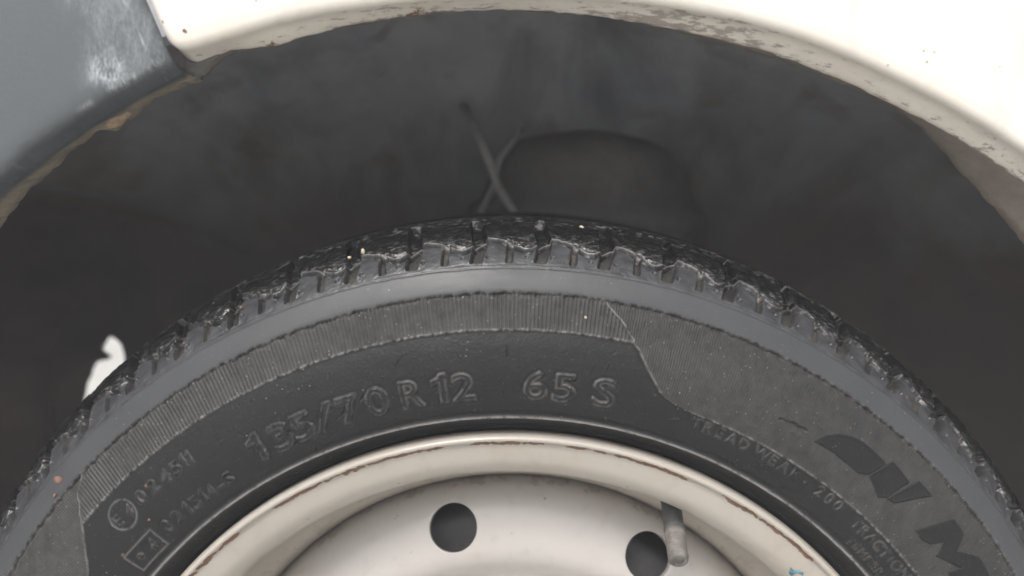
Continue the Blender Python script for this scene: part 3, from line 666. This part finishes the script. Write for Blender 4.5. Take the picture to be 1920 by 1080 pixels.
# rim: lip, flange and drop-centre barrel
rim_prof = resample([(166, 14), (170.2, 11), (171.6, 7), (171.9, 3.4), (171.6, .9), (170.6, -.5), (169.4, -.3), (168.7, .6), (168.2, 1.3), (167.2, 1.7), (164, 2.4), (160, 3.6), (157, 5.6), (154.8, 8.4), (153.4, 12), (152.6, 17), (151.8, 26), (150.4, 33), (146.5, 39), (141.5, 44), (139.0, 49), (138.3, 54), (138, 90), (140, 100), (151, 106), (153, 130), (166, 136)], .55)
def rim_attr_mesh():
    n = 900; th = np.radians(np.linspace(0, 360, n, endpoint=False)); P = rim_prof
    T_, I = np.meshgrid(th, np.arange(len(P)), indexing='ij'); Rr_ = P[I, 0].copy(); Y_ = P[I, 1].copy()
    deg = np.degrees(T_); deg = np.where(deg > 180, deg - 360, deg); x = np.radians(deg) * 169
    jg = .45 * fbm(x * .25, x * 0, 4, 101)
    pres = np.clip(.80 + 1.3 * fbm(x * .05, x * 0 + 2, 4, 103), .05, 1) * (1 + .6 * fbm(x * .6, Rr_ * .6, 2, 104))
    line = gs(Rr_ - 168.5 + jg, .95) * (Y_ < 5) * pres
    Y_ += .45 * gs(Rr_ - 168.5 + jg, .5) * (Y_ < 5) * (.5 + .5 * pres)
    V = np.stack([Rr_ * np.sin(T_), Y_, Rr_ * np.cos(T_)], -1).reshape(-1, 3) / 1000
    F_ = grid_faces(n, len(P), True)
    rust = line * 1.5 + .42 * np.clip(fbm(x * .12, Rr_ * .5, 3, 105), 0, 1) * gs(Rr_ - 167, 4) * (Y_ < 6) + .35 * gs(Y_ - 47, 6) * (Rr_ < 150)
    wear = .15 * (Y_ < 6) + .8 * sstep(26, 46, Y_)
    return np_mesh('rim', V, F_, M_rim, uv=np.stack([deg, P[I, 1]], -1).reshape(-1, 2), attrs=dict(rust=rust.ravel(), wear=wear.ravel()))
rim = obj('rim', rim_attr_mesh(), wheel)
# wheel disc, pressed steel with round vent holes
dp = resample([(138.0, 60), (137.8, 52), (136.4, 45.5), (133.2, 41), (129, 37.6), (124, 34.8), (118, 32.4), (112, 31.0), (107, 31.6), (102, 34), (96, 37), (80, 40), (60, 41), (42, 41), (34, 38), (30, 38)], 1.2)
n = 360; th = np.radians(np.linspace(0, 360, n, endpoint=False)); T_, I = np.meshgrid(th, np.arange(len(dp)), indexing='ij')
V = np.stack([dp[I, 0] * np.sin(T_), dp[I, 1], dp[I, 0] * np.cos(T_)], -1).reshape(-1, 3) / 1000
disc = obj('wheel_disc', np_mesh('wheel_disc', V, grid_faces(n, len(dp), True), M_disc, attrs=dict(wear=(.75 * gs(dp[I, 0] - 137.5, 4)).ravel(), rust=(.25 * gs(dp[I, 0] - 138, 2)).ravel())), wheel)
m = disc.modifiers.new('t', 'SOLIDIFY'); m.thickness = .003; m.offset = 1
bm = bmesh.new()
for q in range(9):
    t_ = R_(-13.9 + 40.3 * q if q < 2 else -13.9 + 40 * q); c_ = Vector((.1245 * math.sin(t_), .03, .1245 * math.cos(t_)))
    rad_ = Vector((math.sin(t_), 0, math.cos(t_))); tan_ = Vector((math.cos(t_), 0, -math.sin(t_)))
    ax = (Vector((0, -1, 0)) + rad_ * .42).normalized(); b_ = ax.cross(tan_).normalized()
    r_ = .0103
    aa = [bm.verts.new(c_ + ax * .03 + (tan_ * math.cos(2 * PI * i / 48) + b_ * math.sin(2 * PI * i / 48)) * r_) for i in range(48)]
    bb = [bm.verts.new(v.co - ax * .06) for v in aa]
    bm.faces.new(aa); bm.faces.new(bb[::-1])
    for i in range(48): bm.faces.new((aa[i], bb[i], bb[(i + 1) % 48], aa[(i + 1) % 48]))
bmesh.ops.recalc_face_normals(bm, faces=bm.faces)
me = bpy.data.meshes.new('cut'); bm.to_mesh(me); bm.free(); cut = bpy.data.objects.new('cut', me); C.collection.objects.link(cut); cut.parent = wheel
m = disc.modifiers.new('b', 'BOOLEAN'); m.operation = 'DIFFERENCE'; m.solver = 'EXACT'; m.object = cut
m = disc.modifiers.new('bv', 'BEVEL'); m.width = .0006; m.segments = 2; m.limit_method = 'ANGLE'; m.angle_limit = R_(50)
bpy.context.view_layer.update(); apply_mods(disc); bpy.data.objects.remove(cut)
# brake drum behind the disc
lathe('brake_drum', [(0, 58), (60, 58), (100, 55), (116, 56), (117.5, 59), (118, 66), (118, 112), (0, 114)], 96, M_blackpart, wheel)
# valve stem
vb, vt = Vector((.0617, .0440, .1462)), Vector((.0598, .0008, .1245)); vd = (vt - vb)
def vp(t): return tuple(vb + vd * t)
tube('valve_stem', [vp(0), vp(.06), vp(.12), vp(.3), vp(.55), vp(.66), vp(.70), vp(.72)], [.0072, .0070, .0050, .0042, .0040, .0041, .0043, .0036], M_stem, wheel, n=28)
pts, rd = [vp(.71), vp(.72), vp(.775), vp(.785)], [.0034, .0041, .0041, .0036]
k = .79
while k < .975:
    pts += [vp(k), vp(k + .008), vp(k + .02)]; rd += [.0040, .0040, .0034]; k += .030
pts += [vp(1.), vp(1.003), vp(1.003), vp(.97)]; rd += [.0037, .0033, .0022, .0021]
tube('valve_tip', pts, rd, M_tip, wheel, n=28, caps=False)
tube('valve_pin', [vp(.95), vp(.99), vp(.997)], [.0009, .0009, .0005], M_tip, wheel, n=12)
# blue paint dab on the flange
bm = bmesh.new()
def flp(t_, R): y = np.interp(R, rim_prof[:, 0][30:9:-1] if False else [154.8, 157, 160, 164], [8.4, 5.6, 3.6, 2.4]) - .25; return Vector(pol(t_, R, y))
for pl in ([(40.15, 160.6), (40.6, 160.2), (40.95, 160.9), (41.35, 162.2), (41.9, 162.6), (42.15, 161.9), (41.75, 161.5), (41.3, 160.3), (41.5, 158.4), (40.9, 158.3), (40.55, 159.5)],):
    cen = bm.verts.new(flp(41.0, 160.3)); ring = [bm.verts.new(flp(*q)) for q in pl]
    for i in range(len(ring)): bm.faces.new((cen, ring[i], ring[(i + 1) % len(ring)])).smooth = True
bmesh.ops.recalc_face_normals(bm, faces=bm.faces)
me = bpy.data.meshes.new('paint_mark'); bm.to_mesh(me); bm.free(); me.materials.append(M_blue)
o = obj('paint_mark', me, wheel, label='small blue paint dab'); m = o.modifiers.new('t', 'SOLIDIFY'); m.thickness = .0001

# ------------------------------------------------------------------ small stones and crumbs caught on the tyre
def caught(name, th, R, y, sz, mat, label, cat, seed):
    o = lumpy(name, wpos(th, R, y), sz, mat, None, seed, sub=2, label=label, category=cat, group='stones and crumbs caught on the tyre')
    o.rotation_euler = (0, R_(th), 0); return o
caught('pebble', -15.73, 246.2, 18.2, (.0008, .0009, .0013), M_stone, 'larger oval cream pebble wedged in the wet tread left of the top', 'pebble', 1)
caught('pebble', -16.96, 245.3, 16.0, (.0008, .0008, .0006), M_stone, 'smaller round cream pebble just below the oval one in the tread', 'pebble', 2)
caught('pebble', 4.22, 250.3, 27.0, (.0009, .0009, .0006), M_stone, 'tiny orange-tan grit grain high on the tyre crown above the size lettering', 'pebble', 3)
caught('crumb', -50.69, 231.0, 1.2, (.0016, .0007, .0018), M_leaf, 'reddish brown crumb stuck on the smooth shoulder band at lower left', 'crumb', 4)
caught('crumb', -51.89, 227.9, -.3, (.0009, .0006, .0006), M_leaf, 'small reddish crumb just under the bigger one on the shoulder band', 'crumb', 5)
caught('pebble', -45.92, 195.0, -7.2, (.0005, .0005, .0005), M_leaf, 'tiny pink speck between the round and square approval marks', 'pebble', 6)
caught('pebble', 5.04, 218.7, -2.3, (.0005, .0005, .0006), M_stone, 'tiny pale grain on the ribbed sidewall above the letter S', 'pebble', 7)
caught('crumb', -27.48, 241.6, 9.8, (.0006, .0006, .0006), M_leaf, 'tiny pink grain in the tread shoulder at upper left', 'crumb', 8)


# thin volume added to lift the blacks and veil the dark recess
bm = bmesh.new(); bmesh.ops.create_cube(bm, size=1)
me = bpy.data.meshes.new('added_haze'); bm.to_mesh(me); bm.free()
hz = obj('added_haze', me, None, (0, 0, .1), kind='stuff'); hz.scale = (26, 26, 2.2)
m_ = bpy.data.materials.new('added_haze'); m_.use_nodes = True; t_ = m_.node_tree; t_.nodes.clear()
v_ = t_.nodes.new('ShaderNodeVolumePrincipled'); v_.inputs['Density'].default_value = .11; v_.inputs['Color'].default_value = (.93, .95, 1, 1)
o_ = t_.nodes.new('ShaderNodeOutputMaterial'); t_.links.new(v_.outputs[0], o_.inputs['Volume']); me.materials.append(m_)
